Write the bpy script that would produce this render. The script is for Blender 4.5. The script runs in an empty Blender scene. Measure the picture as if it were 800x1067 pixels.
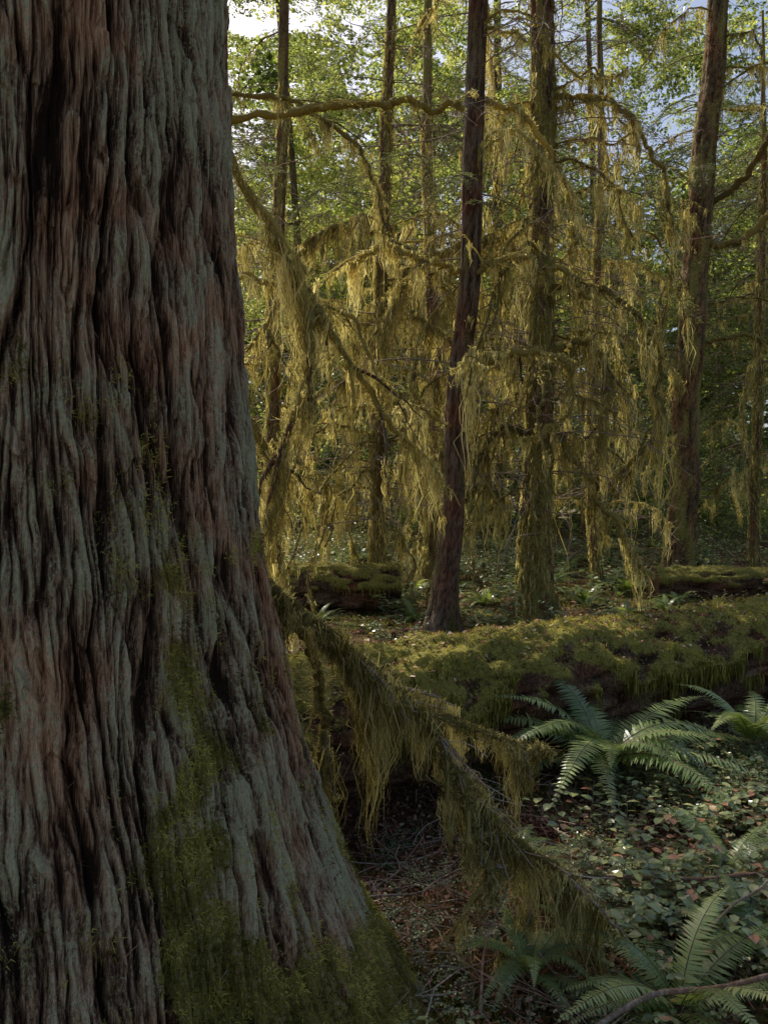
import bpy, math, random
import numpy as np
from mathutils import Vector
rng=np.random.default_rng(11); random.seed(5)
scene=bpy.context.scene
TAU=2*math.pi
# sun direction (used for the lamp, the sky and to keep clearings open)
el=math.radians(46);az=math.radians(-34)
S=np.array([math.sin(az)*math.cos(el),math.cos(az)*math.cos(el),math.sin(el)])
# ------------------------------------------------------------ noise
perm=rng.permutation(256).astype(np.int64)
G=rng.normal(size=(256,3)); G/=np.linalg.norm(G,axis=1)[:,None]
def pn(x,y,z):
    x=np.asarray(x,float);y=np.asarray(y,float)+x*0;z=np.asarray(z,float)+x*0
    ix=np.floor(x).astype(np.int64);iy=np.floor(y).astype(np.int64);iz=np.floor(z).astype(np.int64)
    fx=x-ix;fy=y-iy;fz=z-iz
    q=lambda f:f*f*f*(f*(f*6-15)+10)
    u,v,w=q(fx),q(fy),q(fz)
    out=0
    for a in (0,1):
        for b in (0,1):
            for c in (0,1):
                h=perm[(perm[(perm[(ix+a)&255]+iy+b)&255]+iz+c)&255]
                g=G[h]
                d=g[...,0]*(fx-a)+g[...,1]*(fy-b)+g[...,2]*(fz-c)
                out=out+d*(u if a else 1-u)*(v if b else 1-v)*(w if c else 1-w)
    return out*1.5
def sm(a,b,x):
    t=np.clip((x-a)/(b-a),0,1);return t*t*(3-2*t)
# ------------------------------------------------------------ mesh builder
class MB:
    def __init__(s): s.v=[];s.q=[];s.t=[];s.qm=[];s.tm=[];s.c=[];s.n=0;s.moss=[]
    def add(s,v,f,mat=0,tint=0.5,moss=0.0):
        v=np.asarray(v,float).reshape(-1,3);f=np.asarray(f,np.int64)
        if len(v)==0 or len(f)==0:return
        s.v.append(v);s.c.append(np.zeros(len(v))+tint);s.moss.append(np.zeros(len(v))+moss)
        if f.shape[1]==4: s.q.append(f+s.n);s.qm.append(np.full(len(f),mat))
        else: s.t.append(f+s.n);s.tm.append(np.full(len(f),mat))
        s.n+=len(v)
    def build(s,name,mats,smooth=True,link=True):
        me=bpy.data.meshes.new(name)
        V=np.concatenate(s.v);me.vertices.add(len(V));me.vertices.foreach_set('co',V.astype(np.float32).ravel())
        Q=np.concatenate(s.q) if s.q else np.zeros((0,4),int);T=np.concatenate(s.t) if s.t else np.zeros((0,3),int)
        loops=np.concatenate([Q.ravel(),T.ravel()]).astype(np.int32)
        me.loops.add(len(loops));me.loops.foreach_set('vertex_index',loops)
        st=np.concatenate([np.arange(len(Q))*4,len(Q)*4+np.arange(len(T))*3]).astype(np.int32)
        me.polygons.add(len(st));me.polygons.foreach_set('loop_start',st)
        mi=np.concatenate([*(s.qm or [[]]),*(s.tm or [[]])]).astype(np.int32)
        me.polygons.foreach_set('material_index',mi)
        me.polygons.foreach_set('use_smooth',np.full(len(st),smooth))
        for m in mats: me.materials.append(m)
        me.update(calc_edges=True)
        a=me.attributes.new('tint','FLOAT','POINT');a.data.foreach_set('value',np.concatenate(s.c).astype(np.float32))
        a=me.attributes.new('moss','FLOAT','POINT');a.data.foreach_set('value',np.concatenate(s.moss).astype(np.float32))
        me.validate()
        if not link:return me
        o=bpy.data.objects.new(name,me);scene.collection.objects.link(o);return o
def grid_faces(nr,nc,wrap):
    i=np.arange(nr-1)[:,None];j=np.arange(nc if wrap else nc-1)[None,:];k=(j+1)%nc
    return np.stack([i*nc+j,i*nc+k,(i+1)*nc+k,(i+1)*nc+j],-1).reshape(-1,4)
def norm(a): return a/np.maximum(np.linalg.norm(a,axis=-1,keepdims=True),1e-9)
def resample(pts,n):
    pts=np.asarray(pts,float);k=len(pts)
    P=np.vstack([2*pts[0]-pts[1],pts,2*pts[-1]-pts[-2]])
    t=np.linspace(0,k-1-1e-6,n);i=t.astype(int);f=(t-i)[:,None]
    p0,p1,p2,p3=P[i],P[i+1],P[i+2],P[i+3]
    return .5*((2*p1)+(-p0+p2)*f+(2*p0-5*p1+4*p2-p3)*f*f+(-p0+3*p1-3*p2+p3)*f**3)
def tube(mb,path,rad,sides=6,mat=0,tint=.5,moss=0,jit=0.0,jf=20):
    path=np.asarray(path,float);n=len(path);rad=np.zeros(n)+rad
    T=norm(np.gradient(path,axis=0))
    ref=np.array([0.,0,1]) if abs(T[:,2]).mean()<.8 else np.array([1.,0,0])
    A=norm(np.cross(T,ref));B=np.cross(T,A)
    th=np.arange(sides)/sides*TAU
    V=path[:,None]+rad[:,None,None]*(np.cos(th)[None,:,None]*A[:,None]+np.sin(th)[None,:,None]*B[:,None])
    if jit>0:
        nn=pn(V[...,0]*jf,V[...,1]*jf,V[...,2]*jf)
        V=V+(V-path[:,None])*(nn*jit)[...,None]
    mb.add(V,grid_faces(n,sides,True),mat,tint,moss)
def ribbons(mb,base,L,W,mat=0,segs=4,tip=None,tint=None,wob=.12,jag=.05):
    n=len(base)
    if n==0:return
    a=rng.uniform(0,TAU,n);lat=np.stack([np.cos(a),np.sin(a),np.zeros(n)],1)
    b=rng.uniform(0,TAU,n);sw=np.stack([np.cos(b),np.sin(b),np.zeros(n)],1)*(L*wob)[:,None]
    if tip is None: tip=np.zeros((n,3))
    t=np.linspace(0,1,segs+1)
    prof=np.interp(t,[0,.3,1],[.8,1,.1])
    c=base[:,None]+np.array([0,0,-1.])*(L[:,None]*t)[...,None]+sw[:,None]*np.sin(t*3.0)[None,:,None]*rng.uniform(.3,1,n)[:,None,None]+tip[:,None]*(t**1.5)[None,:,None]
    c[:,1:,:2]+=rng.normal(size=(n,segs,2))*(L*jag)[:,None,None]
    w=(W[:,None]*prof*rng.uniform(.55,1.3,(n,segs+1)))[...,None]*.5
    V=np.stack([c-lat[:,None]*w,c+lat[:,None]*w],2).reshape(n,-1,3)
    k=np.arange(segs)
    f=np.stack([2*k,2*k+1,2*k+3,2*k+2],1)
    F=(f[None]+(np.arange(n)*(segs+1)*2)[:,None,None]).reshape(-1,4)
    if tint is None: tint=rng.uniform(0,1,n)
    mb.add(V.reshape(-1,3),F,mat,np.repeat(tint,(segs+1)*2))
def moss_hang(mb,path,dens,L,W,mat,clump=9,spread=.035,rad=.02,segs=4,pw=1.9):
    path=np.asarray(path);seg=np.linalg.norm(np.diff(path,axis=0),axis=1);Sx=np.concatenate([[0],np.cumsum(seg)])
    nc=max(1,int(Sx[-1]*dens));s=rng.uniform(0,Sx[-1],nc)
    pat=pn(s*3.3+path[0,0]*7,path[0,1]*3+s*0,path[0,2]*5)
    s=s[(pat+.47)>rng.uniform(.0,.68,len(s))]
    if len(s)==0:return
    C=np.stack([np.interp(s,Sx,path[:,k]) for k in range(3)],1)
    cl=L*(.12+rng.uniform(0,1,len(s))**pw*1.3)*(.85+1.3*pn(s*2.3+4,C[:,0]*2,C[:,2]))
    cl=np.clip(cl,.05*L,None)
    ti0=rng.uniform(.05,.97,len(s))
    C=np.repeat(C,clump,0);cl=np.repeat(cl,clump)
    n=len(C);off=rng.normal(size=(n,3))*spread;off[:,2]*=.5;off[:,2]-=rad*.5
    ln=cl*rng.uniform(.2,1,n)
    ti=np.repeat(ti0,clump)+rng.normal(size=n)*.14
    ribbons(mb,C+off,ln,W*rng.uniform(.4,1.5,n),mat,segs,tip=-off*.8,tint=np.clip(ti,0,1))
def frames(fwd,up):
    fwd=norm(fwd);x=norm(np.cross(fwd,up));z=np.cross(x,fwd)
    return np.stack([x,fwd,z],2)
def stamp(mb,tv,tf,pos,R,scale,tint=None,mat=0):
    n=len(pos);scale=np.asarray(scale)
    if scale.ndim==1: scale=scale[:,None]
    V=np.einsum('nij,nvj->nvi',R,tv[None]*scale[:,None])+pos[:,None]
    F=(tf[None]+(np.arange(n)*len(tv))[:,None,None]).reshape(-1,tf.shape[1])
    if tint is None:tint=rng.uniform(0,1,n)
    mb.add(V.reshape(-1,3),F,mat,np.repeat(tint,len(tv)))
LEAF4=(np.array([[0,0,0],[.32,.45,.08],[0,1,-.05],[-.32,.45,.08]]),np.array([[0,1,2,3]]))
LEAF8=(np.array([[0,0,0],[.27,.25,.07],[.33,.6,.06],[0,1,-.1],[-.33,.6,.06],[-.27,.25,.07],[0,.3,0],[0,.65,0]]),
       np.array([[0,1,2,6],[6,2,3,7],[0,6,4,5],[6,7,3,4]]))
BLADE=(np.array([[-.09,0,0],[.09,0,0],[.05,.6,.0],[0,1,.0]]),np.array([[0,1,2,3]]))
CHIP=(np.array([[-.5,-.2,0],[.4,-.3,.05],[.5,.25,0],[-.3,.3,.06]]),np.array([[0,1,2,3]]))
NEED=(np.array([[-.5,-.03,0],[.5,-.03,.0],[.5,.03,.0],[-.5,.03,.0]]),np.array([[0,1,2,3]]))
def randdir(n,zs=1.):
    a=rng.normal(size=(n,3));a[:,2]*=zs;return norm(a)
def tufts(mb,P,N,L,mat=0,n_each=1,spread=.6,tint=None,down=0.0):
    P=np.repeat(P,n_each,0);N=np.repeat(N,n_each,0)
    if tint is not None: tint=np.repeat(tint,n_each)
    d=norm(N+randdir(len(P))*spread+np.array([0,0,-down]))
    stamp(mb,BLADE[0],BLADE[1],P,frames(d,randdir(len(P))),L*rng.uniform(.5,1.4,len(P)),tint,mat)
# ------------------------------------------------------------ materials
def newmat(name):
    m=bpy.data.materials.new(name);m.use_nodes=True;nt=m.node_tree;nt.nodes.clear()
    return m,nt,nt.nodes,nt.links
def ramp(nd,stops):
    r=nd.new('ShaderNodeValToRGB');e=r.color_ramp.elements
    while len(e)>1:e.remove(e[0])
    e[0].position=stops[0][0];e[0].color=(*stops[0][1],1)
    for p,c in stops[1:]:
        x=e.new(p);x.color=(*c,1)
    return r
def noise(nd,lk,scale,detail=4,vec=None,rough=.6):
    n=nd.new('ShaderNodeTexNoise');n.inputs['Scale'].default_value=scale;n.inputs['Detail'].default_value=detail;n.inputs['Roughness'].default_value=rough
    if vec is not None: lk.new(vec,n.inputs['Vector'])
    return n
def attr(nd,name):
    a=nd.new('ShaderNodeAttribute');a.attribute_name=name;return a.outputs['Fac']
def math_(nd,lk,op,a,b):
    m=nd.new('ShaderNodeMath');m.operation=op
    for i,x in enumerate((a,b)):
        if isinstance(x,(int,float)):m.inputs[i].default_value=x
        else: lk.new(x,m.inputs[i])
    return m.outputs[0]
def mixc(nd,lk,f,a,b,bt='MIX'):
    m=nd.new('ShaderNodeMix');m.data_type='RGBA';m.blend_type=bt
    for i,x in ((0,f),(6,a),(7,b)):
        if isinstance(x,(int,float)):m.inputs[i].default_value=x
        elif isinstance(x,tuple):m.inputs[i].default_value=(*x,1)
        else: lk.new(x,m.inputs[i])
    return m.outputs[2]
def leafmat(name,stops,trans=.45,rough=.5,spec=.3,tb=1.3,rand=.35,warm=(1.0,1.0,.6)):
    m,nt,nd,lk=newmat(name)
    oi=nd.new('ShaderNodeObjectInfo')
    f=math_(nd,lk,'ADD',attr(nd,'tint'),math_(nd,lk,'MULTIPLY',math_(nd,lk,'SUBTRACT',oi.outputs['Random'],.5),rand))
    r=ramp(nd,stops);lk.new(f,r.inputs[0])
    p=nd.new('ShaderNodeBsdfPrincipled');p.inputs['Roughness'].default_value=rough;p.inputs['Specular IOR Level'].default_value=spec
    lk.new(r.outputs[0],p.inputs['Base Color'])
    t=nd.new('ShaderNodeBsdfTranslucent')
    c=mixc(nd,lk,1.0,r.outputs[0],(tb*warm[0],tb*warm[1],tb*warm[2]),'MULTIPLY');lk.new(c,t.inputs[0])
    mx=nd.new('ShaderNodeMixShader');mx.inputs[0].default_value=trans
    lk.new(p.outputs[0],mx.inputs[1]);lk.new(t.outputs[0],mx.inputs[2])
    o=nd.new('ShaderNodeOutputMaterial');lk.new(mx.outputs[0],o.inputs[0]);return m
def barkmat(name,stops,lichen,mosscol,nscale=(40,40,6),bump=.5,bdist=.01,lich=(.52,.66),fine=60,lam=.75,warm=(1.3,.85,.7)):
    m,nt,nd,lk=newmat(name)
    tc=nd.new('ShaderNodeTexCoord')
    def mapped(s):
        mp=nd.new('ShaderNodeMapping');mp.inputs['Scale'].default_value=s;lk.new(tc.outputs['Object'],mp.inputs[0]);return mp.outputs[0]
    n1=noise(nd,lk,1,4,mapped(nscale),.7)
    n1b=noise(nd,lk,1,2,mapped(tuple(x*4.5 for x in nscale[:2])+(nscale[2]*3,)),.7)
    n2=noise(nd,lk,fine,3,tc.outputs['Object'],.75)
    n3=noise(nd,lk,2.2,3,tc.outputs['Object'],.65)
    fib=math_(nd,lk,'ADD',math_(nd,lk,'MULTIPLY',math_(nd,lk,'SUBTRACT',n1.outputs[0],.5),.8),math_(nd,lk,'MULTIPLY',math_(nd,lk,'SUBTRACT',n1b.outputs[0],.5),1.2))
    f=math_(nd,lk,'ADD',attr(nd,'tint'),fib)
    r=ramp(nd,stops);lk.new(f,r.inputs[0])
    w=ramp(nd,[(.47,(0,0,0)),(.65,(1,1,1))]);lk.new(n3.outputs[0],w.inputs[0])
    c=mixc(nd,lk,math_(nd,lk,'MULTIPLY',w.outputs[0],.8),r.outputs[0],mixc(nd,lk,1.0,r.outputs[0],warm,'MULTIPLY'))
    lf=math_(nd,lk,'ADD',math_(nd,lk,'MULTIPLY',n2.outputs[0],.6),math_(nd,lk,'ADD',math_(nd,lk,'MULTIPLY',attr(nd,'tint'),.25),math_(nd,lk,'MULTIPLY',math_(nd,lk,'SUBTRACT',.75,n3.outputs[0]),.55)))
    lr=ramp(nd,[(lich[0],(0,0,0)),(lich[1],(1,1,1))]);lk.new(lf,lr.inputs[0])
    c=mixc(nd,lk,math_(nd,lk,'MULTIPLY',lr.outputs[0],lam),c,lichen)
    mm=math_(nd,lk,'ADD',attr(nd,'moss'),math_(nd,lk,'MULTIPLY',math_(nd,lk,'SUBTRACT',n2.outputs[0],.5),1.2))
    mr=ramp(nd,[(.38,(0,0,0)),(.6,(1,1,1))]);lk.new(mm,mr.inputs[0])
    mv=mixc(nd,lk,n2.outputs[0],tuple(x*.35 for x in mosscol),tuple(x*1.7 for x in mosscol))
    c=mixc(nd,lk,mr.outputs[0],c,mv)
    p=nd.new('ShaderNodeBsdfPrincipled');p.inputs['Roughness'].default_value=.9;p.inputs['Specular IOR Level'].default_value=.15
    lk.new(c,p.inputs['Base Color'])
    b=nd.new('ShaderNodeBump');b.inputs['Strength'].default_value=bump;b.inputs['Distance'].default_value=bdist
    lk.new(math_(nd,lk,'ADD',fib,math_(nd,lk,'MULTIPLY',n2.outputs[0],.6)),b.inputs['Height']);lk.new(b.outputs[0],p.inputs['Normal'])
    o=nd.new('ShaderNodeOutputMaterial');lk.new(p.outputs[0],o.inputs[0]);return m
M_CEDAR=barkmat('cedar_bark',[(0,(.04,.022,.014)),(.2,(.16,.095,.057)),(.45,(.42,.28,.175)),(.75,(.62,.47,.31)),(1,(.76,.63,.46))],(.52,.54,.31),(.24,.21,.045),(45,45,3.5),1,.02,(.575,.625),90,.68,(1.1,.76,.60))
M_BARK=barkmat('brown_bark',[(0,(.02,.013,.01)),(.4,(.10,.062,.042)),(.7,(.2,.13,.085)),(1,(.32,.23,.16))],(.24,.23,.14),(.18,.16,.045),(30,30,6),.9,.02,(.6,.72))
M_MBARK=barkmat('mossy_bark',[(0,(.035,.022,.012)),(.4,(.14,.09,.05)),(.7,(.26,.18,.09)),(1,(.4,.3,.16))],(.26,.25,.11),(.3,.26,.075),(18,18,10),.9,.03,(.62,.75),30)
M_LOG=barkmat('log_bark',[(0,(.02,.012,.008)),(.4,(.09,.05,.03)),(.7,(.2,.12,.07)),(1,(.34,.25,.16))],(.24,.22,.12),(.25,.22,.05),(14,14,14),1,.02,(.62,.8),40)
M_TWIG=barkmat('twig_bark',[(0,(.06,.04,.03)),(.5,(.22,.16,.12)),(1,(.5,.43,.36))],(.3,.3,.2),(.16,.15,.04),(20,20,20),.3,.003,(.7,.9))
M_MOSS=leafmat('hanging_moss',[(0,(.18,.14,.045)),(.45,(.50,.43,.16)),(1,(.84,.76,.42))],.5,.8,.1,1.3,.25,(1,.95,.65))
M_MOSSD=leafmat('cushion_moss',[(0,(.06,.052,.013)),(.5,(.25,.22,.045)),(1,(.60,.53,.15))],.4,.8,.1,1.3,.2)
M_LEAF=leafmat('broad_leaf',[(0,(.08,.11,.033)),(.5,(.19,.25,.08)),(1,(.46,.48,.2))],.52,.35,.6,1.6,.8,(1.15,1.1,.6))
M_CONI=leafmat('conifer_needle',[(0,(.05,.07,.03)),(.6,(.14,.17,.065)),(1,(.38,.38,.18))],.4,.45,.4,1.5,.5)
M_FERN=leafmat('fern_frond',[(0,(.11,.16,.06)),(.6,(.25,.33,.11)),(1,(.46,.52,.2))],.35,.33,.7,1.5,.4,(1.1,1.05,.5))
M_SHRUB=leafmat('shrub_leaf',[(0,(.13,.18,.08)),(.7,(.28,.34,.15)),(.93,(.45,.42,.18)),(1,(.46,.21,.12))],.25,.28,.8,1.3,.3)
M_LIT=leafmat('leaf_litter_bits',[(0,(.06,.035,.02)),(.35,(.24,.09,.05)),(.6,(.42,.20,.12)),(.8,(.5,.34,.22)),(.93,(.6,.5,.38)),(1,(.14,.17,.06))],.1,.8,.2,1,.1)
def groundmat():
    m,nt,nd,lk=newmat('forest_soil')
    tc=nd.new('ShaderNodeTexCoord')
    n1=noise(nd,lk,1.2,4,tc.outputs['Object']);n2=noise(nd,lk,30,5,tc.outputs['Object'],.75)
    r=ramp(nd,[(.3,(.03,.018,.012)),(.5,(.10,.05,.032)),(.7,(.2,.11,.07))]);lk.new(n2.outputs[0],r.inputs[0])
    mr=ramp(nd,[(.47,(0,0,0)),(.57,(1,1,1))]);lk.new(math_(nd,lk,'ADD',math_(nd,lk,'MULTIPLY',n1.outputs[0],.7),math_(nd,lk,'MULTIPLY',n2.outputs[0],.3)),mr.inputs[0])
    mc=ramp(nd,[(.35,(.05,.055,.015)),(.65,(.2,.2,.05))]);lk.new(n2.outputs[0],mc.inputs[0])
    c=mixc(nd,lk,mr.outputs[0],r.outputs[0],mc.outputs[0])
    p=nd.new('ShaderNodeBsdfPrincipled');p.inputs['Roughness'].default_value=.95;p.inputs['Specular IOR Level'].default_value=.1
    lk.new(c,p.inputs['Base Color'])
    b=nd.new('ShaderNodeBump');b.inputs['Strength'].default_value=.9;b.inputs['Distance'].default_value=.03
    lk.new(n2.outputs[0],b.inputs['Height']);lk.new(b.outputs[0],p.inputs['Normal'])
    o=nd.new('ShaderNodeOutputMaterial');lk.new(p.outputs[0],o.inputs[0]);return m
M_GROUND=groundmat()
def empty(name):
    e=bpy.data.objects.new(name,None);scene.collection.objects.link(e);return e
def inst(me,name,parent,loc,rot=(0,0,0),sc=1):
    o=bpy.data.objects.new(name,me);scene.collection.objects.link(o)
    o.location=loc;o.rotation_euler=rot;o.scale=(sc,sc,sc) if np.isscalar(sc) else sc
    o.parent=parent;return o
def blocks(x,y,z,p=.8,m=0.):
    """would foliage here shade the mid-ground clearing? (mostly left out there, to let the sun through)"""
    for h in (0.5,2.5,4.5):
        if z<h+1.5: continue
        q=np.array([x,y])-S[:2]*((z-h)/S[2])
        if -3.2<q[0]<5.5 and 4.4<q[1]<12.5 and rng.uniform()<p: return True
    return False
# ------------------------------------------------------------ terrain
LA=np.array([-.22,4.36]);LD=np.array([.83,.558]);LN=np.array([-.558,.83])
def hgt(x,y):
    x=np.asarray(x,float);y=np.asarray(y,float)
    s=(x-LA[0])*LN[0]+(y-LA[1])*LN[1]
    h=.42*sm(.2,3,s)+.3*sm(3,12,s)+.5*sm(12,45,s)
    h=h+.14*sm(1,3.5,x)*sm(5,3.5,y)
    h=h-.12*np.exp(-((x+.05)/.75)**2-((y-3.9)/.42)**2)
    h=h+.20*np.exp(-((s-.18)/.2)**2)*sm(-4,-2,x)*sm(14,9,x)  # ridge added under the log to stop sunlight passing beneath it
    h=h+.07*pn(x*.8,y*.8,3.3)+.03*pn(x*2.6,y*2.6,1.1)+.25*pn(x*.15,y*.15,8)*sm(6,20,s)
    return h-.04
def make_ground():
    def axis(lo,hi,c0,c1,step):
        mid=np.arange(c0,c1,step);a=c0-np.geomspace(.1,c0-lo,50)[::-1];b=c1+np.geomspace(.1,hi-c1,50)
        return np.concatenate([a,mid,b])
    X=axis(-400,400,-3,6,.045);Y=axis(-400,500,1,11,.045)
    xx,yy=np.meshgrid(X,Y)
    z=hgt(xx,yy)+.012*pn(xx*9,yy*9,.5)+.008*pn(xx*21,yy*21,.5)
    mb=MB();mb.add(np.stack([xx,yy,z],-1),grid_faces(len(Y),len(X),False));mb.build('ground',[M_GROUND])
make_ground()
# ------------------------------------------------------------ cedar
CC=np.array([-1.25,2.5])
def cedar_R(th,z):
    F=.60*np.exp(-np.clip(z,-.3,50)/.95)
    lob=.72+.28*np.cos(th)+.10*np.cos(3*th+.9)
    cre=np.exp(-((th+.62+.12*(z-.6))/.13)**2)*.16+np.exp(-((th+1.5)/.2)**2)*.08
    r0=.705*np.clip(1-(z-3)*.018,.25,1.03)
    root=.03*np.exp(-((th-.03)/.22)**2)*sm(.75,.0,z)
    return r0+F*(lob-cre*sm(1.7,.5,z)*1.3)+root+.012*pn(np.cos(th)*2,np.sin(th)*2,z*.6)
cedar_l=[]
def cedar():
    d=np.linspace(-math.pi,math.pi,20001)[:-1]
    w=np.where((d>-2.3)&(d<.4),1.0,.13);c=np.cumsum(w);c/=c[-1]
    th=np.interp(np.arange(1400)/1400,c,d)
    z=np.concatenate([np.linspace(-.4,3.6,900),3.6+np.geomspace(.01,16.4,120)])
    T,Z=np.meshgrid(th,z)
    tb=T+.10*pn(Z*.5,0,2.)+.045*pn(np.cos(T)*3,np.sin(T)*3,Z*1.6)+.02*pn(np.cos(T)*8,np.sin(T)*8,Z*4)+.006*pn(np.cos(T)*25,np.sin(T)*25,Z*16)
    tb=tb+.18*np.exp(-np.clip(Z,0,9)/.9)*np.sin(T+.3)
    cx,cy=np.cos(tb)*.74,np.sin(tb)*.74
    n1=pn(cx*8.5,cy*8.5,Z*.8);n2=pn(cx*19+9,cy*19,Z*1.5);n3=pn(cx*44,cy*44+5,Z*3);n4=pn(cx*95,cy*95,Z*7+4);n5=pn(cx*170,cy*170,Z*14+4)
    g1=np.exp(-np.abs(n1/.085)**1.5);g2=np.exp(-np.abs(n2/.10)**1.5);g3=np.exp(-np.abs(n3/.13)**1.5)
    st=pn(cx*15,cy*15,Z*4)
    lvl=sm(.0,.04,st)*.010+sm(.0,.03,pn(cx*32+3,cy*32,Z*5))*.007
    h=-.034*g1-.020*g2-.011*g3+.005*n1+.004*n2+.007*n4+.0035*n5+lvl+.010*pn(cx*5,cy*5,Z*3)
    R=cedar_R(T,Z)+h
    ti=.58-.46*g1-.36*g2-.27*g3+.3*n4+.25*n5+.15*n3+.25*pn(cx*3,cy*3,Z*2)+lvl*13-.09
    mz=pn(np.cos(T)*3,np.sin(T)*3,Z*2.2);mf=pn(np.cos(T)*9,np.sin(T)*9,Z*9)
    moss=sm(1.45,.15,Z+.5*sm(-.75,-1.3,T))*(.46+1.2*mz)+.45*sm(.45,.1,Z)
    moss=moss+ .7*sm(.1,.3,mz)*np.exp(-((T+.62)/.14)**2)*sm(2.1,1.5,Z)+.4*sm(.12,.4,pn(np.cos(T)*5,np.sin(T)*5,Z*5))*sm(2.8,1,Z)
    moss=np.clip(moss+.9*mf*(moss>.05)-.4*(g2+g1)*(Z>.2),0,1)*sm(-2.3,-1.5,T)
    V=np.stack([CC[0]+np.cos(T)*R,CC[1]+np.sin(T)*R,Z],-1)
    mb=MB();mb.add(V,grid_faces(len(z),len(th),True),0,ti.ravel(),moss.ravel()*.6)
    vis=(T>-2.2)&(T<.5)&(Z<2.2)
    p=(moss*vis)**1.3;p/=p.sum()
    idx=rng.choice(V.size//3,60000,p=p.ravel())
    P=V.reshape(-1,3)[idx]+rng.normal(size=(len(idx),3))*.004;Tn=T.ravel()[idx];N=np.stack([np.cos(Tn),np.sin(Tn),np.full(len(idx),.25)],1)
    tt=np.clip(.55+1.6*pn(P[:,0]*9,P[:,1]*9,P[:,2]*9)+rng.normal(size=len(P))*.2,0,1)
    tufts(mb,P,norm(N),.013,1,2,.9,tt,down=.35)
    idx2=rng.choice(V.size//3,1200,p=p.ravel())
    ribbons(mb,V.reshape(-1,3)[idx2]+N[:1200]*.004,rng.uniform(.015,.04,1200),rng.uniform(.002,.004,1200),1,3)
    pv=vis*1.0;pv=pv/pv.sum();idx=rng.choice(V.size//3,600,p=pv.ravel());Tn=T.ravel()[idx]
    P=V.reshape(-1,3)[idx]+np.stack([np.cos(Tn),np.sin(Tn),Tn*0],1)*.006
    stamp(mb,NEED[0],NEED[1],P,frames(norm(np.stack([np.cos(Tn),np.sin(Tn),Tn*0],1)),randdir(len(idx))),rng.uniform(.015,.04,len(idx)),rng.uniform(.6,.95,len(idx)),2)
    for k in range(18):
        zz=7.2+k*.6;a=rng.uniform(0,TAU);L=rng.uniform(1.6,2.8)
        t=np.linspace(0,1,10)[:,None]
        pth=np.array([CC[0],CC[1],zz])+np.array([math.cos(a),math.sin(a),0])*(.4+L*t)+np.array([0,0,1])*(.3*t-1.1*t*t)
        tube(mb,pth,np.linspace(.06,.012,10),6,0,.4)
        cedar_l.append((pth,a))
    return mb.build('cedar_tree',[M_CEDAR,M_MOSSD,M_LIT])
O_CEDAR=cedar()
# ------------------------------------------------------------ foliage templates
def leaf_spray(seed,R=1.3,ntw=16,nl=34,ls=.10):
    mb=MB()
    for k in range(ntw):
        a=rng.uniform(0,TAU);L=R*rng.uniform(.5,1);s=rng.normal(size=3)*R*.25*np.array([1,1,1.2])
        t=np.linspace(0,1,8)[:,None]
        p=s+np.array([math.cos(a),math.sin(a),0])*L*t+np.array([0,0,1])*(rng.uniform(-.1,.5)*t-rng.uniform(.1,.6)*t*t)*L+rng.normal(size=(8,3))*.02
        tube(mb,p,np.linspace(.008,.003,8),3,1,.3)
        tt=rng.uniform(.1,1,nl);P=np.stack([np.interp(tt,t[:,0],p[:,i]) for i in range(3)],1)
        side=rng.choice([-1,1],nl);d=np.stack([math.cos(a)*.5-math.sin(a)*side,math.sin(a)*.5+math.cos(a)*side,rng.uniform(-.5,.1,nl)],1)+rng.normal(size=(nl,3))*.3
        d=norm(d);P=P+d*rng.uniform(.01,.16,nl)[:,None]
        up=norm(np.array([0,0,1.])+rng.normal(size=(nl,3))*.45)
        stamp(mb,LEAF4[0]*np.array([1.25,1,1]),LEAF4[1],P,frames(d,up),ls*rng.uniform(.5,1.2,nl))
    return mb.build('leaf_spray',[M_LEAF,M_TWIG],False,False)
def conifer_bough(seed,L=2.0):
    mb=MB();t=np.linspace(0,1,14)[:,None]
    p=np.array([0,1.,0])*L*t+np.array([0,0,1])*L*(.12*t-.42*t*t)+np.cumsum(rng.normal(size=(14,3))*.012,0)
    tube(mb,p,np.linspace(.018,.004,14),4,1,.35)
    nt=40
    for k in range(nt):
        u=.12+.88*k/nt;b=np.array([np.interp(u,t[:,0],p[:,i]) for i in range(3)])
        s=-1 if k%2 else 1;l=L*.36*(1-u*.75)*rng.uniform(.5,1.15)
        q=np.linspace(0,1,5)[:,None]
        d=norm(np.array([s*1.0,.65,rng.normal()*.12]))
        tw=b+d*l*q+np.array([0,0,-1])*l*.35*q*q
        tube(mb,tw,.0025,3,1,.3)
        n=int(l/.014);uu=rng.uniform(0,1,n);P=np.stack([np.interp(uu,q[:,0],tw[:,i]) for i in range(3)],1)
        sd=rng.choice([-1,1],n)[:,None];dd=norm(d*.7+sd*np.cross(d,[0,0,1])+rng.normal(size=(n,3))*.25+np.array([0,0,-.15]))
        stamp(mb,LEAF4[0]*np.array([.45,1,1]),LEAF4[1],P,frames(dd,norm(np.array([0,0,1.])+rng.normal(size=(n,3))*.3)),rng.uniform(.03,.075,n))
    return mb.build('conifer_bough',[M_CONI,M_TWIG],False,False)
SPR=[leaf_spray(i) for i in range(4)];SPRF=[leaf_spray(i,1.8,24,50,.14) for i in range(3)]
BGH=[conifer_bough(i,rng.uniform(1.6,2.4)) for i in range(4)]
for k,(pth,a) in enumerate(cedar_l):
    inst(BGH[k%4],'bough',O_CEDAR,pth[5],(rng.uniform(-.3,.1),0,a-math.pi/2+rng.uniform(-.5,.5)),1.1)
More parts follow.
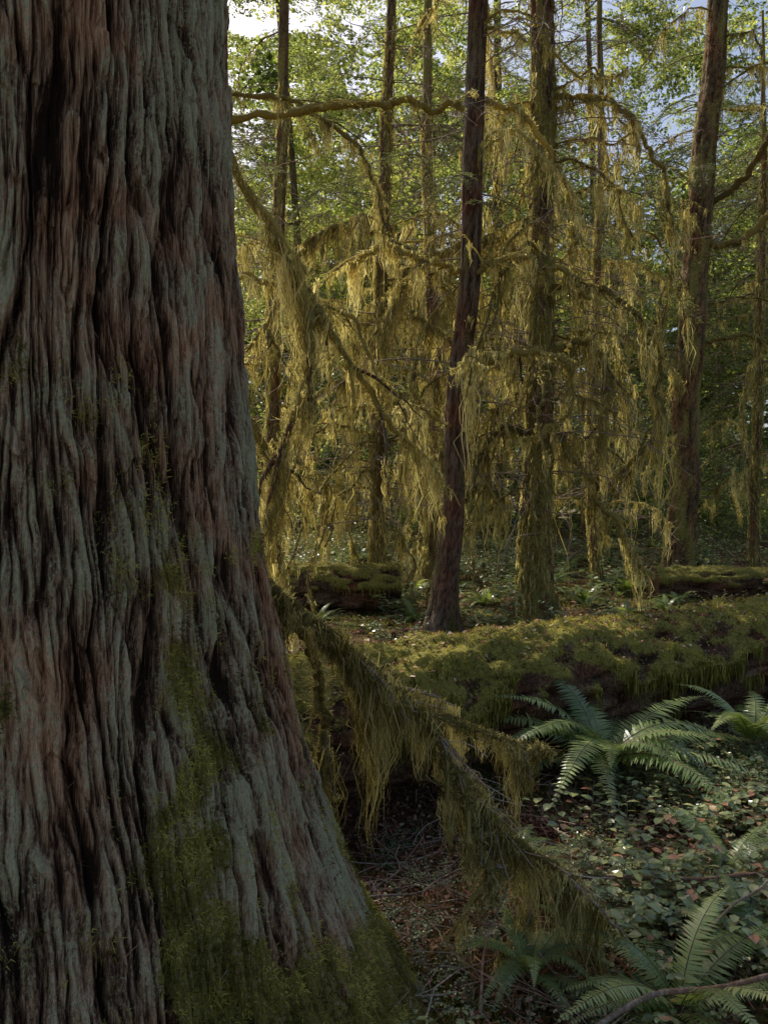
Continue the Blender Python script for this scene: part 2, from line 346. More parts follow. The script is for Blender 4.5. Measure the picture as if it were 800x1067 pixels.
# ------------------------------------------------------------ mid trees
def trunk(mb,pts,radii,sides=48,step=.05,mat=0,amp=.12,mossf=0.3,flare=.6):
    pts=np.asarray(pts,float);L=pts[-1,2]-pts[0,2];n=int(min(L,9)/step)+int(max(L-9,0)/.4)+2
    P=resample(pts,n);r=np.interp(np.linspace(0,1,n),np.linspace(0,1,len(radii)),radii)
    P[:,0]+=.04*pn(P[:,2]*.7,pts[0,0],1);P[:,1]+=.04*pn(P[:,2]*.7,pts[0,0],5)
    r=r*(1+flare*np.exp(-(P[:,2]-P[0,2])/.28))
    th=np.arange(sides)/sides*TAU;T,Z=np.meshgrid(th,P[:,2]);rr=r[:,None]
    n1=pn(np.cos(T)*2.2+pts[0,0],np.sin(T)*2.2,Z*1.5);n2=pn(np.cos(T)*5+3,np.sin(T)*5,Z*5)
    g=np.exp(-(n2/.12)**2)
    R=rr*(1+amp*n1*.8-amp*.6*g+amp*.6*pn(np.cos(T)*3,np.sin(T)*3,Z*9)*mossf*2+.25*flare*np.exp(-(Z-P[0,2])/.25)*np.cos(4*T+pts[0,0]))
    V=np.stack([P[:,0:1]+np.cos(T)*R,P[:,1:2]+np.sin(T)*R,Z],-1)
    mo=np.clip(mossf+.7*pn(np.cos(T)+pts[0,0],np.sin(T),Z*1.3),0,1)
    mb.add(V,grid_faces(n,sides,True),mat,(.6-.4*g+.2*n1).ravel(),mo.ravel())
    return P,r,V,mo
def p0_(pts): return float(np.asarray(pts)[1].sum()*3.7)
def tassels(mb,p,dens,L,W,clump,spread):
    moss_hang(mb,p,dens*.42,L,W,1,int(clump*1.9),spread*.85)
    moss_hang(mb,p,dens*.8,L*.3,W,1,max(4,clump-2),spread)
def mossy_limb(mb,pts,r0=.02,n=40,L=.35,dens=26,W=.014,twigs=6,sleeve=.022,clump=10,tl=.55,jit=.06,sides=6,stint=None):
    p=resample(pts,n)+np.stack([jit*pn(np.linspace(0,7,n),i*7.+p0_(pts),3.)*np.linspace(0,1,n)+jit*.35*pn(np.linspace(0,21,n),i*7.+p0_(pts),9.) for i in range(3)],1)
    sl=r0+sleeve*np.clip(.6+.9*pn(np.linspace(0,n*.35,n),r0*99,np.asarray(pts)[0,2]),.1,2)*np.linspace(1,.45,n)
    tube(mb,p,sl,sides,1,rng.uniform(.1,.4) if stint is None else stint,jit=.5,jf=28)
    idx=rng.integers(0,n,int(n*30*sleeve/.02));
    tufts(mb,p[idx]+randdir(len(idx))*sl[idx,None]*.8,randdir(len(idx)),.035*W/.014+.01,1,1,.8,down=.5)
    tassels(mb,p,dens,L,W,clump,.014+sleeve*.9)
    for k in range(twigs):
        i=rng.integers(int(n*.15),n-2);T=p[i+1]-p[i-1];T/=np.linalg.norm(T)+1e-9
        d=norm(T*.6+np.cross(T,[0,0,1])*rng.choice([-1,1])*rng.uniform(.3,1.2)+np.array([0,0,rng.uniform(-.5,.3)]))
        l=tl*rng.uniform(.3,1.1);q=np.linspace(0,1,10)[:,None]
        tw=p[i]+d*l*q+np.array([0,0,-1])*l*rng.uniform(.1,.7)*q*q+np.cumsum(rng.normal(size=(10,3))*.014*tl/.5,0)*q
        tube(mb,tw,np.linspace(sleeve*.5,.003,10),4,rng.choice([0,1]),.5,jit=.4,jf=30)
        tassels(mb,tw,dens*.8,L*.8,W*.85,max(4,clump-3),.018)
    return p
def rand_limb(base,a,L,rise,droop,n=7):
    t=np.linspace(0,1,n)[:,None]
    a2=a+rng.uniform(-.7,.7)
    d=np.array([math.cos(a),math.sin(a),0])*(1-t)+np.array([math.cos(a2),math.sin(a2),0])*t
    return base+d*L*(t**.85)+np.array([0,0,1])*L*(rise*t-droop*t**2.2)+rng.normal(size=(n,3))*.06*t
MATS=[M_BARK,M_MOSS,M_MBARK,M_MOSSD,M_TWIG]
def mid_tree(name,pts,radii,bark,mossf,limbs=(),nrand=16,zr=(1.6,8),Lr=(.8,2.2),hang=.35,crown=8,czr=(9,17),amp=.12,flare=.6,shag=3500,low=5):
    mb=MB();P,r,V,mo=trunk(mb,pts,radii,mat=bark,mossf=mossf,amp=amp,flare=flare)
    for l in limbs: mossy_limb(mb,np.array(l['p']),l.get('r',.02),50,l.get('L',.4),l.get('d',36),.012,l.get('tw',10),l.get('s',.024),jit=.14)
    for k in range(nrand):
        z=rng.uniform(*zr);i=np.argmin(abs(P[:,2]-z));a=rng.uniform(0,TAU)
        mossy_limb(mb,rand_limb(P[i],a,rng.uniform(*Lr),rng.uniform(-.1,.5),rng.uniform(.3,1.3)),.008,26,hang*rng.uniform(.5,1.7),28,.0115,5,.011,8,.5)
    for k in range(int(nrand*3.5)):
        z=rng.uniform(zr[0],zr[1]+2);i=np.argmin(abs(P[:,2]-z));a=rng.uniform(0,TAU);pp=resample(rand_limb(P[i],a,rng.uniform(.4,2.0),rng.uniform(-.2,.3),rng.uniform(.1,.6)),12)
        tube(mb,pp,np.linspace(.009,.003,12),4,4,.6)
        for j in range(7):
            q=pp[rng.integers(3,11)];e=q+randdir(1)[0]*rng.uniform(.15,.45);tube(mb,np.linspace(q,e,4)+rng.normal(size=(4,3))*.012,.003,3,4,.7)
    if mossf>.4:
        vv=V.reshape(-1,3);w=(mo.ravel()**2.5)*(vv[:,2]<8);w/=w.sum();idx=rng.choice(len(vv),shag,p=w)
        ctr=np.stack([np.interp(vv[idx,2],P[:,2],P[:,0]),np.interp(vv[idx,2],P[:,2],P[:,1])],1)
        N=norm(np.concatenate([vv[idx,:2]-ctr,np.zeros((len(idx),1))],1))
        ribbons(mb,vv[idx]+N*.01,rng.uniform(.03,.16,len(idx)),rng.uniform(.008,.022,len(idx)),1,3,tip=N*.02)
    o=mb.build(name,MATS)
    for k in range(crown+low):
        z=rng.uniform(*czr) if k<crown else rng.uniform(4.2,7.5)
        i=np.argmin(abs(P[:,2]-z));a=rng.uniform(0,TAU)
        if k<crown and z<14 and blocks(*P[i],.6): z=min(z+5,P[-1,2]-.5);i=np.argmin(abs(P[:,2]-z))
        inst(BGH[k%4],'bough',o,P[i]+np.array([math.cos(a),math.sin(a),0])*rng.uniform(0,.9),(rng.uniform(-.5,.15),rng.uniform(-.2,.2),a-math.pi/2),rng.uniform(.7,1.2) if k<crown else rng.uniform(.3,.6))
    return o
def G0(x,y): return float(hgt(x,y))
mid_tree('hemlock_tree',[(.615,8,G0(.615,8)-.1),(.70,8,1.7),(.86,8,3.9),(.97,8,6.9),(1.15,8.1,12),(1.3,8.2,18)],[.14,.12,.11,.10,.07,.03],0,.15,
   limbs=[dict(p=[(.93,8,5.9),(1.45,8.1,5.75),(1.9,8.3,5.2),(2.05,8.3,4.3)],L=.45),
          dict(p=[(.86,8,4.05),(.42,7.8,4.15),(.0,7.6,4.2),(-.3,7.5,4.0)],L=.4),
          dict(p=[(.84,8,4.0),(1.2,7.8,4.15),(1.75,7.7,4.0),(2.1,7.7,3.8)],L=.3),
          dict(p=[(.8,8,3.1),(1.2,7.9,3.2),(1.7,7.9,3.22),(1.95,7.9,3.05),(1.8,7.9,2.55),(1.45,8,2.3)],L=.35,s=.036,tw=5)],
   nrand=9,zr=(2.2,7.5),Lr=(.6,1.6),hang=.28,crown=8,czr=(6.2,17),low=6)
mid_tree('hemlock_tree',[(1.79,9,G0(1.79,9)-.1),(1.76,9,1.7),(1.83,9,4.0),(1.85,9,7.6),(1.9,9,12),(1.95,9,19)],[.2,.17,.15,.135,.1,.03],2,.55,
   limbs=[dict(p=[(1.8,9,4.2),(2.3,8.7,4.15),(2.75,8.5,3.8),(3.05,8.5,3.1),(2.98,8.5,2.5),(2.6,8.5,2.0)],L=.6,s=.03,d=46,tw=16),
          dict(p=[(1.8,9,2.9),(2.15,8.8,2.2),(2.55,8.6,1.5),(2.95,8.5,.95)],L=.4,s=.035),
          dict(p=[(1.8,9,2.5),(1.3,8.7,2.5),(1.0,8.5,2.1),(.75,8.4,1.4)],L=.6,s=.03),
          dict(p=[(1.8,9,4.6),(1.4,8.7,4.7),(.3,8.5,4.3),(.0,8.4,3.4)],L=.65,s=.03,tw=14),
          dict(p=[(1.8,9,3.4),(2.3,8.7,3.5),(2.5,8.6,3.0),(2.4,8.6,2.2)],L=.7,s=.03,tw=14),
          dict(p=[(1.8,9,6.4),(2.5,8.8,6.3),(3.0,8.6,5.6),(3.2,8.6,4.8)],L=.4)],
   nrand=30,zr=(1.6,6.5),Lr=(.8,1.9),hang=.65,amp=.26,flare=.5,low=6)
mid_tree('hemlock_tree',[(-.1,10,G0(-.1,10)-.1),(-.08,10,3),(.02,10,6),(.1,10,9),(.1,10,15)],[.09,.08,.07,.055,.02],2,.5,
   limbs=[dict(p=[(-.05,10,5.2),(-.7,9.6,5.1),(-1.2,9.4,4.5),(-1.4,9.3,3.6)],L=.6,tw=12),
          dict(p=[(-.05,10,4.0),(.5,9.7,4.0),(.95,9.5,3.4),(1.1,9.4,2.4)],L=.7,tw=12),
          dict(p=[(-.05,10,3.2),(-.6,9.6,3.2),(-1.1,9.3,2.6),(-1.3,9.3,1.7)],L=.7,tw=12)],
   nrand=28,zr=(1.4,6),Lr=(.8,2.1),hang=.65,czr=(9.5,14),low=6)
mid_tree('hemlock_tree',[(-1.6,11.5,G0(-1.6,11.5)-.1),(-1.65,11.5,4),(-1.5,11.5,8),(-1.5,11.5,16)],[.11,.1,.08,.03],2,.5,nrand=22,zr=(1.5,6),Lr=(.9,2.4),hang=.6,czr=(11,15),low=6)
mid_tree('hemlock_tree',[(.75,12.5,G0(.75,12.5)-.1),(.8,12.5,4),(.7,12.5,8),(.8,12.5,16)],[.11,.095,.08,.03],2,.5,nrand=22,zr=(1.5,6.5),Lr=(.9,2.2),hang=.6,czr=(11,15),low=8)
mid_tree('hemlock_tree',[(3.3,12,G0(3.3,12)-.1),(3.2,12,3),(3.35,12,7),(3.3,12,14)],[.08,.07,.055,.02],2,.5,nrand=18,zr=(1.5,6),Lr=(.8,1.8),hang=.5,crown=6,czr=(9,13),low=7)
mid_tree('fir_tree',[(4.97,13,G0(4.97,13)-.15),(5.02,13,2),(5.2,13,5.4),(5.42,13,8.1),(5.6,13,10.3),(5.7,13,20)],[.27,.235,.205,.20,.165,.06],2,.36,
   limbs=[dict(p=[(5.25,13,6.1),(5.9,12.8,6.1),(6.5,12.6,6.7),(7.2,12.4,7.2)],r=.05,L=.2,s=.02),
          dict(p=[(5.2,13,5.6),(4.8,12.8,5.2),(4.4,12.7,4.6),(4.2,12.6,3.9)],L=.5),
          dict(p=[(5.2,13,4.4),(5.9,12.8,4.5),(6.6,12.6,4.3)],L=.3),dict(p=[(5.3,13,6.6),(6.0,12.8,7.2),(6.5,12.6,8.2),(6.9,12.5,9.5)],r=.05,L=.15,s=.015)],
   nrand=12,zr=(3,10),Lr=(.8,2.4),hang=.4,crown=7,czr=(12,19),amp=.22,flare=.35)
mid_tree('hemlock_tree',[(6.9,14.5,G0(6.9,14.5)-.1),(7.0,14.5,4),(7.1,14.5,8),(7.1,14.5,11)],[.09,.08,.06,.02],2,.5,nrand=14,zr=(2,6),Lr=(1.2,2.6),hang=.4,crown=30,czr=(1.8,8))
def side_limbs():
    mb=MB()
    L=[([(-1.3,4.6,4.6),(-1.02,4.9,3.9),(-.62,5,3.23),(-.47,5,2.67),(-.62,5,1.99),(-.8,5,1.37)],.045,.5,52,10,.016),
       ([(-.72,4.95,3.4),(-.45,5.1,2.95),(-.12,5.2,2.42),(.25,5.3,1.93)],.030,.42,42,8,.012),
       ([(-1.4,6,4.6),(-.3,6,4.76),(.2,6,4.75),(.62,6,4.7)],.014,.12,20,5,.022),
       ([(-1.3,5.2,2.7),(-.95,5.2,2.3),(-.75,5.2,1.8),(-.8,5.2,1.2)],.030,.42,42,7,.012),
       ([(-1.5,6.2,3.5),(-.9,6.2,3.45),(-.3,6.2,3.15),(.1,6.2,2.5)],.018,.4,30,8,.010),
       ([(-1.5,7,5.4),(-.8,7,5.3),(-.2,7,4.8),(.0,7,4.1)],.018,.36,28,8,.010)]
    for p,s,l,d,tw,r in L:
        mossy_limb(mb,np.array(p),r,60,l,d*1.6,.0075,tw,s,12,.6,.10)
    return mb.build('hanging_mossy_branches',[M_BARK,M_MOSS])
side_limbs()
# ------------------------------------------------------------ foreground mossy branch
def fg_branch():
    mb=MB()
    main=[(-.62,2.95,1.45),(-.44,2.9,1.33),(-.24,2.9,1.18),(0,2.9,.97),(.18,2.87,.80),(.30,2.82,.61),(.46,2.76,.43),(.68,2.7,.31)]
    A=[(.12,2.88,.86),(.30,2.95,.79),(.5,3.02,.70),(.66,3.05,.64)]
    B=[(.27,2.84,.66),(.33,2.75,.45),(.38,2.68,.25)]
    C=[(-.42,2.9,1.32),(-.3,3.0,1.1),(-.24,3.05,.85),(-.25,3.05,.6)]
    D=[(-.3,2.9,1.22),(-.12,3.0,.98),(-.03,3.05,.74)]
    E=[(.4,2.78,.5),(.5,2.85,.36),(.55,2.9,.2)]
    for k,(p,s,l,tw,d) in enumerate([(main,.024,.28,14,140),(A,.016,.18,5,100),(B,.026,.2,4,130),(C,.028,.38,5,150),(D,.024,.36,5,150),(E,.010,.14,3,60)]):
        mossy_limb(mb,np.array(p),.006,90,l,d,.004,tw,s,26,.24,.05,8)
    for k in range(50):
        q=resample(main,90)[rng.integers(30,90)];e=q+norm(np.array([rng.uniform(-.2,1),rng.uniform(-1,.6),rng.uniform(-.8,.1)]))*rng.uniform(.06,.25)
        tube(mb,resample(np.array([q,(q+e)/2+rng.normal(size=3)*.012,e]),6),.0015,3,0,.8)
    return mb.build('mossy_branch',[M_TWIG,M_MOSS])
fg_branch()
# ------------------------------------------------------------ fallen logs
def log(name,A,D,L,zfun,r,nt=9000,na=420,sides=150):
    t=np.linspace(0,L,na);th=np.arange(sides)/sides*TAU
    D=np.array(D)/np.linalg.norm(D);N=np.array([D[1],-D[0]])
    T,Sx=np.meshgrid(th,t)
    n0=pn(np.cos(T)*1.2,np.sin(T)*1.2,Sx*.8);n1=pn(np.cos(T)*4,np.sin(T)*4,Sx*1.6);n2=pn(np.cos(T)*9,np.sin(T)*9,Sx*14)
    n3=pn(np.cos(T)*3+7,np.sin(T)*3,Sx*4.5);n4=pn(np.cos(T)*6+7,np.sin(T)*6,Sx*9)
    g=np.exp(-(n1/.12)**2)
    top=sm(-.05,.7,np.sin(T)+.7*n3+.7*n0)
    R=r*(1+.10*n0+.05*n3-.08*g*(1-.8*top)+.02*n2)+top*(.03+.022*n3+.014*n4+.01*n2)
    x=A[0]+D[0]*Sx+N[0]*np.cos(T)*R;y=A[1]+D[1]*Sx+N[1]*np.cos(T)*R
    zc=zfun(t)[:,None];z=zc+np.sin(T)*R*.97
    V=np.stack([x,y,z],-1);mb=MB();mo=np.clip(top*(.95+.5*n0+.6*n4+.4*n3),0,1)
    mb.add(V,grid_faces(na,sides,True),0,(.5-.35*g+.3*n3).ravel(),mo.ravel()*.8)
    for e in (0,na-1):
        c=V[e].mean(0);mb.add(np.vstack([V[e],c]),[[i,(i+1)%sides,sides] for i in range(sides)],0,.5)
    w=(mo**1.5+.03)*(np.sin(T)>-.6);w/=w.sum();idx=rng.choice(V.size//3,nt,p=w.ravel())
    Nn=np.stack([N[0]*np.cos(T),N[1]*np.cos(T),np.sin(T)],-1).reshape(-1,3)[idx]
    P=V.reshape(-1,3)[idx]+rng.normal(size=(nt,3))*.006
    tt=np.clip(.5+1.2*pn(P[:,0]*4,P[:,1]*4,P[:,2]*4)+.9*pn(P[:,0]*15,P[:,1]*15,P[:,2]*15)+rng.normal(size=nt)*.18,0,1)
    tufts(mb,P,norm(Nn+np.array([0,0,.3])),.017,1,3,.8,tt)
    w=np.exp(-((np.sin(T)-.1-.6*n0)/.4)**2)*(np.cos(T)>0)*sm(.08,.4,n3+n0)**2;w/=w.sum();idx=rng.choice(V.size//3,nt//6,p=w.ravel())
    Nn=np.stack([N[0]*np.cos(T),N[1]*np.cos(T),np.sin(T)*0],-1).reshape(-1,3)[idx]
    ribbons(mb,V.reshape(-1,3)[idx]+Nn*.008,rng.uniform(.03,.15,len(idx)),rng.uniform(.004,.01,len(idx)),1,3)
    m=nt//9;idx=rng.choice(V.size//3,m,p=((np.sin(T)>.3)/np.sum(np.sin(T)>.3)).ravel())
    stamp(mb,CHIP[0],CHIP[1],V.reshape(-1,3)[idx]+np.array([0,0,.015]),frames(randdir(m,.3),norm(np.array([0,0,1.])+rng.normal(size=(m,3))*.5)),rng.uniform(.01,.035,m),None,3)
    return mb.build(name,[M_LOG,M_MOSSD,M_MOSS,M_LIT])
log('fallen_log',(LA-LD*1.55),LD,11.5,lambda t:.41-.0*t+.45*sm(6,10,t),.41,44000,600,180)
log('fallen_log',(3.9,11.2),(1,-.05),8,lambda t:G0(5,11.2)+.12+t*0,.27,5000,240,80)
log('fallen_log',(-4,9.2),(1,.08),4.2,lambda t:G0(-1.5,9.2)+.2+t*0,.3,4000,160,80)
# ------------------------------------------------------------ ferns
def fern(nf=16,L=.75,seed=0):
    mb=MB()
    for k in range(nf):
        a=k/nf*TAU*1.0+rng.uniform(-.3,.3);l=L*rng.uniform(.65,1.1);elv=rng.uniform(.55,1.3)
        n=16;t=np.linspace(0,1,n)[:,None]
        r=l*(np.cos(elv)*t+.35*t*t);zz=l*(np.sin(elv)*t-rng.uniform(.4,.8)*t**2.2)
        sd=rng.normal()*.12*l
        p=np.concatenate([np.cos(a)*r-np.sin(a)*sd*t*t,np.sin(a)*r+np.cos(a)*sd*t*t,zz],1)
        tube(mb,p,np.linspace(.0035,.001,n),3,1,.3)
        m=46;u=np.linspace(.1,.995,m);P=np.stack([np.interp(u,t[:,0],p[:,i]) for i in range(3)],1)
        T=norm(np.gradient(P,axis=0));up=norm(np.array([0,0,1.])-T*T[:,2:3]+1e-6)
        Sd=np.cross(T,up)
        pl=.105*l*np.interp(u,[0,.12,.3,.6,1],[.45,.75,1,.8,.08])*rng.uniform(.85,1.1,m)
        base=rng.uniform(.1,.9)
        for s in (-1,1):
            d=norm(Sd*s+T*.28-up*rng.uniform(.05,.3)+rng.normal(size=(m,3))*.09)
            tv=np.array([[-.075,0,0],[.085,0,0],[.065,.55,.03],[.0,1,-.05],[-.05,.55,.03]])
            V=np.einsum('nij,nvj->nvi',frames(d,up),tv[None]*np.stack([np.full(m,.105*l),pl*1.25,pl],1)[:,None])+P[:,None]
            F=np.array([[0,1,2,4]]);F3=np.array([[4,2,3]])
            o=(np.arange(m)*5)[:,None,None];ti=np.repeat(np.clip(base+rng.normal(size=m)*.06,0,1),5)
            n0=mb.n;mb.add(V.reshape(-1,3),(F[None]+o).reshape(-1,4),0,ti)
            mb.t.append((F3[None]+o).reshape(-1,3)+n0);mb.tm.append(np.full(m,0))
    return mb.build('fern_fronds',[M_FERN,M_TWIG],False,False)
FERN=[fern(24,.8),fern(17,.7),fern(15,.75),fern(9,.6)]
def put_fern(x,y,s=1,k=0,r=0.,tilt=(0,0),dz=0):
    o=bpy.data.objects.new('sword_fern',FERN[k]);scene.collection.objects.link(o);o.location=(x,y,G0(x,y)-.02+dz);o.scale=(s,s,s);o.rotation_euler=(tilt[0],tilt[1],r)
put_fern(1.27,4.52,1.25,0,.4,(.15,0),.16)
put_fern(2.38,5.0,1.05,1,1.4,dz=.18);put_fern(2.0,4.5,.6,3,.2)
put_fern(.58,3.35,.6,1,2.2,dz=.03);put_fern(.5,2.7,.55,1,.9,(0.1,0),.04);put_fern(.95,2.5,.75,2,2.0,dz=.06);put_fern(1.35,2.8,.6,1,.5,dz=.05)
put_fern(.78,2.95,.6,3,3.5,dz=.05);put_fern(1.5,3.4,.6,2,3.5,dz=.05)
fc=empty('fern_patch')
for k in range(230):
    x=rng.uniform(-4,9);y=rng.uniform(6.3,22)
    s=(x-LA[0])*LN[0]+(y-LA[1])*LN[1]
    if s<.7:continue
    inst(FERN[k%4],'fern',fc,(x,y,G0(x,y)-.03),(0,0,rng.uniform(0,6)),rng.uniform(.4,1.0))
# ------------------------------------------------------------ shrubs
def shrub(n=10,H=.34,ls=.06):
    mb=MB()
    for k in range(n):
        a=rng.uniform(0,TAU);h=H*rng.uniform(.5,1.2);t=np.linspace(0,1,8)[:,None]
        p=np.array([math.cos(a),math.sin(a),0])*h*.8*t**1.3+np.array([0,0,1])*h*(t-.25*t*t)+rng.normal(size=(8,3))*.004+np.array([rng.normal()*.05,rng.normal()*.05,0])
        tube(mb,p,.0018,3,1,.4)
        m=12;u=np.linspace(.25,1,m);P=np.stack([np.interp(u,t[:,0],p[:,i]) for i in range(3)],1)
        aa=a+np.where(np.arange(m)%2,1,-1)*1.1+rng.normal(size=m)*.4
        d=np.stack([np.cos(aa),np.sin(aa),rng.uniform(-.25,.35,m)],1)
        stamp(mb,LEAF8[0],LEAF8[1],P,frames(d,norm(np.array([0,0,1.])+rng.normal(size=(m,3))*.25)),ls*rng.uniform(.6,1.2,m))
    return mb.build('shrub_leaves',[M_SHRUB,M_TWIG],False,False)
SH=[shrub() for _ in range(3)]+[shrub(14,.3,.032) for _ in range(2)]
sc_=empty('salal_shrubs')
for k in range(900):
    x=rng.uniform(.3,4.4);y=rng.uniform(2.4,6.4)
    s=(x-LA[0])*LN[0]+(y-LA[1])*LN[1]
    if s>-.45 or pn(x*1.1,y*1.1,4.4)<-.4 or x<.65+.17*(y-2.5)+(k%5<3)*.1:continue
    if y<3.0 and x<1.4 and rng.uniform()<.6: continue
    inst(SH[k%5],'shrub',sc_,(x,y,G0(x,y)-.01),(0,0,rng.uniform(0,6)),rng.uniform(.35,1.0))
for k in range(60):
    x=rng.uniform(.0,1.1);y=rng.uniform(2.4,4.2);inst(SH[3+k%2],'shrub',sc_,(x,y,G0(x,y)-.02),(0,0,rng.uniform(0,6)),rng.uniform(.25,.5))
for k in range(190):
    x=rng.uniform(-4,9);y=rng.uniform(6.5,20)
    if (x-LA[0])*LN[0]+(y-LA[1])*LN[1]<.7:continue
    inst(SH[k%5],'shrub',sc_,(x,y,G0(x,y)-.02),(0,0,rng.uniform(0,6)),rng.uniform(.8,2))
for x,y in ((.12,2.12),(.17,2.16)):
    inst(SH[1],'shrub',sc_,(x,y,G0(x,y)),(0,0,x*50),.55)
# ------------------------------------------------------------ litter, twigs, ground moss
def litter():
    mb=MB();n=60000
    x=rng.uniform(-.9,4.6,n);y=1.7+rng.power(1.2,n)*5.2;ok=((x-LA[0])*LN[0]+(y-LA[1])*LN[1])<.3
    x,y=x[ok],y[ok];n=len(x);P=np.stack([x,y,hgt(x,y)+rng.uniform(.0,.035,n)],1)
    R=frames(randdir(n,.3),norm(np.array([0,0,1.])+rng.normal(size=(n,3))*.5))
    k=int(n*.6)
    stamp(mb,CHIP[0],CHIP[1],P[:k],R[:k],rng.uniform(.008,.035,k),rng.beta(2,2.3,k))
    stamp(mb,NEED[0],NEED[1],P[k:],R[k:],rng.uniform(.03,.10,n-k),rng.beta(2.5,2,n-k))
    m=9000;x=rng.uniform(-5,10,m);y=rng.uniform(6,18,m);P=np.stack([x,y,hgt(x,y)+.02],1)
    stamp(mb,LEAF4[0],LEAF4[1],P,frames(randdir(m,.3),norm(np.array([0,0,1.])+rng.normal(size=(m,3))*.4)),rng.uniform(.04,.12,m))
    mb.build('leaf_litter',[M_LIT],False)
litter()
def twigs():
    mb=MB()
    for k in range(700):
        x=rng.uniform(-.4,4.2);y=rng.uniform(1.9,6)
        if (x-LA[0])*LN[0]+(y-LA[1])*LN[1]>-.35:continue
        a=rng.uniform(0,TAU);l=rng.choice([.15,.3,.6,.9],p=[.45,.37,.13,.05])*rng.uniform(.7,1.3);t=np.linspace(-.5,.5,9)
        px=x+np.cos(a)*l*t+.06*l*np.sin(t*9+k);py=y+np.sin(a)*l*t+.06*l*np.cos(t*7+k)
        p=np.stack([px,py,hgt(px,py)+.012+rng.uniform(0,.07)+t*rng.normal()*.14*l],1)
        r=.002+.004*l*rng.uniform(.3,1.2);ti=rng.uniform(.2,1)
        tube(mb,p,np.linspace(r,r*.4,9),5,0,ti)
        if l>.25:
            for j in range(3):
                q=p[rng.integers(2,8)];e=q+norm(np.array([*rng.normal(size=2),abs(rng.normal())*.4]))*l*.3;tube(mb,np.linspace(q,e,4),r*.4,4,0,ti)
    for pts,r in [([(.55,2.2,.12),(.9,2.35,.14),(1.4,2.4,.2),(2.0,2.7,.22)],.010),([(.7,3.2,.1),(1.3,3.1,.14),(2.2,3.0,.2)],.011),([(.2,2.15,.05),(.5,2.2,.1),(.8,2.05,.16)],.007),
                  ([(1.0,2.6,.1),(1.5,2.9,.3),(2.2,3.5,.55)],.005),([(.3,2.4,.05),(.36,2.6,.2),(.5,2.9,.3)],.005)]:
        p=resample(pts,24);p+=.02*np.stack([pn(p[:,0]*5,p[:,1]*5,i*3.3) for i in range(3)],1);tube(mb,p,np.linspace(r,r*.5,24),7,0,.5,.35,jit=.3)
    mb.build('dead_twigs',[M_TWIG])
twigs()
def gmoss():
    mb=MB();n=60000
    x=rng.uniform(-4,9,n);y=rng.uniform(5.3,16,n);s=(x-LA[0])*LN[0]+(y-LA[1])*LN[1]
    ok=(s>.35)&(pn(x*1.5,y*1.5,2)>-.2);x,y=x[ok],y[ok];P=np.stack([x,y,hgt(x,y)+.005],1)
    tufts(mb,P,np.tile([0,0,1.],(len(P),1)),.05,0,1,.8)
    n=14000;x=rng.normal(size=n)*.16+.08;y=rng.normal(size=n)*.22+2.35;P=np.stack([x,y,hgt(x,y)],1);tufts(mb,P,np.tile([0,0,1.],(n,1)),.025,0,1,.9)
    n=26000;x=rng.uniform(-.3,4,n);y=rng.uniform(2,6,n);s=(x-LA[0])*LN[0]+(y-LA[1])*LN[1]
    ok=(s<-.3)&(pn(x*1.3,y*1.3,7)+.4*pn(x*5,y*5,7)>.08);x,y=x[ok],y[ok];P=np.stack([x,y,hgt(x,y)+.005],1);tufts(mb,P,np.tile([0,0,1.],(len(P),1)),.035,0,1,.9)
    mb.build('ground_moss',[M_MOSSD],False)
gmoss()
# ------------------------------------------------------------ background forest
bg=empty('background_foliage')
def put_spray(x,y,z,s=1,k=0,far=False):
    inst((SPRF if far else SPR)[k%(3 if far else 4)],'foliage',bg,(x,y,z),(rng.uniform(-.5,.5),rng.uniform(-.5,.5),rng.uniform(0,6)),s)
for k in range(450):
    y=15+25*rng.uniform()**.9;x=rng.uniform(-.3,.58)*y;z=1.2+rng.uniform(0,1)**.9*(.72*y)
    if pn(x*.22,y*.15,z*.3)<-.2+.28*sm(.4,.7,z/y)+.2*sm(.35,.5,x/y)*sm(.3,.5,z/y): continue
    if blocks(x,y,z,.85): continue
    put_spray(x,y,z,rng.uniform(.6,1.15),k,y>22)
for k in range(300):
    y=rng.uniform(40,62);x=rng.uniform(-.3,.58)*y;z=rng.uniform(0,1)**1.2*.62*y
    if pn(x*.1,y*.1,z*.12)<-.22+.28*sm(.35,.6,z/y): continue
    put_spray(x,y,z+.5,rng.uniform(1.8,2.8),k,True)
for k in range(150):   # closes the view low down between the trunks
    y=rng.uniform(45,70);x=rng.uniform(-.3,.58)*y;z=rng.uniform(0,.32)*y
    put_spray(x,y,z+1,rng.uniform(2.2,3.2),k,True)
for k in range(40):
    y=rng.uniform(14,34);x=rng.uniform(-.3,.58)*y
    put_spray(x,y,G0(x,y)+rng.uniform(.3,1.2),rng.uniform(.6,1.1),k)
def distant():
    mb=MB()
    for k in range(11):
        y=rng.uniform(22,50);x=rng.uniform(-.35,.45)*y;r=rng.uniform(.05,.16);ln=rng.normal()*1.6
        z=G0(x,y)-.3;p=resample([(x,y,z),(x+ln*.4+rng.normal()*.3,y,z+9),(x+ln,y,z+24)],16)
        tube(mb,p,np.linspace(r*1.15,r*.4,16),9,k%2,rng.uniform(.3,.7),rng.uniform(0,.7),jit=.1,jf=2)
        for j in range(16):
            i=rng.integers(1,14);a=rng.uniform(0,TAU);q=rand_limb(p[i],a,rng.uniform(1,3),.1,.4);tube(mb,q,np.linspace(.03,.008,7),4,1,.5)
            if y<34: moss_hang(mb,q,12,.6,.03,2,5)
    return mb.build('distant_trees',[M_BARK,M_MBARK,M_MOSS])
dt=distant()
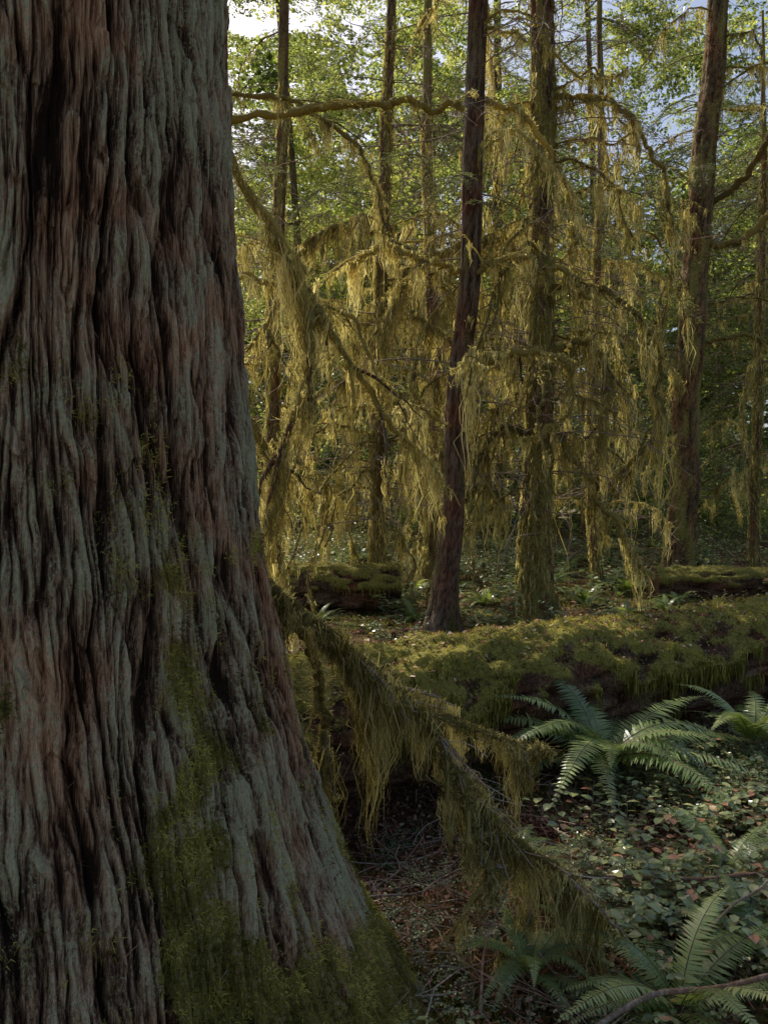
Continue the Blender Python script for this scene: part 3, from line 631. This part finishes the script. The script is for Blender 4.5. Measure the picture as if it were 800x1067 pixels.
for k in range(400):
    y=rng.uniform(15,48);x=rng.uniform(-.3,.58)*y;z=rng.uniform(1.2,.68*y)
    if blocks(x,y,z,.85): continue
    inst(BGH[k%4],'bough',dt,(x,y,z),(rng.uniform(-.5,.1),rng.uniform(-.2,.2),rng.uniform(0,6)),rng.uniform(.9,1.6)*(1+max(0,y-25)*.03))
# ------------------------------------------------------------ leaf sprays added high toward the sun to dapple foreground, log and mid-ground
cn=empty('added_shade_sprays')
def shade(x,y,H,s,k,z0=0):
    p=np.array([x,y,z0])+S*(H/S[2]);inst(SPRF[k%3],'foliage',cn,p,(rng.uniform(-.3,.3),rng.uniform(-.3,.3),rng.uniform(0,6)),s)
for k in range(7): shade(rng.uniform(-.3,3.0),rng.uniform(1.8,3.8),rng.uniform(11,14),rng.uniform(.45,.7),k)
for k in range(3):
    t=(.8,2.6,4.2)[k];shade(LA[0]+LD[0]*t,LA[1]+LD[1]*t,rng.uniform(12,15),rng.uniform(.2,.3),k,.8)
for k in range(3): shade(rng.uniform(-2,4),rng.uniform(6.5,11),rng.uniform(12,15),rng.uniform(.25,.4),k,2.5)
# ------------------------------------------------------------ light, sky, camera
w=bpy.data.worlds.new('World');scene.world=w;w.use_nodes=True;nt=w.node_tree;nt.nodes.clear()
sk=nt.nodes.new('ShaderNodeTexSky');sk.sky_type='NISHITA';sk.sun_disc=False;sk.sun_elevation=el;sk.sun_rotation=az
sk.dust_density=3.0;sk.air_density=1.0;sk.ozone_density=.8
b=nt.nodes.new('ShaderNodeBackground');b.inputs[1].default_value=.15;o=nt.nodes.new('ShaderNodeOutputWorld')
nt.links.new(sk.outputs[0],b.inputs[0]);nt.links.new(b.outputs[0],o.inputs[0])
sun=bpy.data.lights.new('sun','SUN');sun.energy=5;sun.angle=math.radians(.5);sun.color=(1,.94,.82)
so=bpy.data.objects.new('sun',sun);scene.collection.objects.link(so);so.rotation_euler=Vector(S).to_track_quat('Z','Y').to_euler();so.location=(0,0,30)
cam=bpy.data.cameras.new('camera');cam.sensor_fit='VERTICAL';cam.sensor_height=24;cam.lens=24*806/1067;cam.clip_end=2000
co=bpy.data.objects.new('camera',cam);scene.collection.objects.link(co);co.location=(0,0,1.6);co.rotation_euler=(math.radians(90),0,0)
scene.camera=co
scene.view_settings.view_transform='Standard';scene.view_settings.look='None';scene.view_settings.exposure=0
print('done')
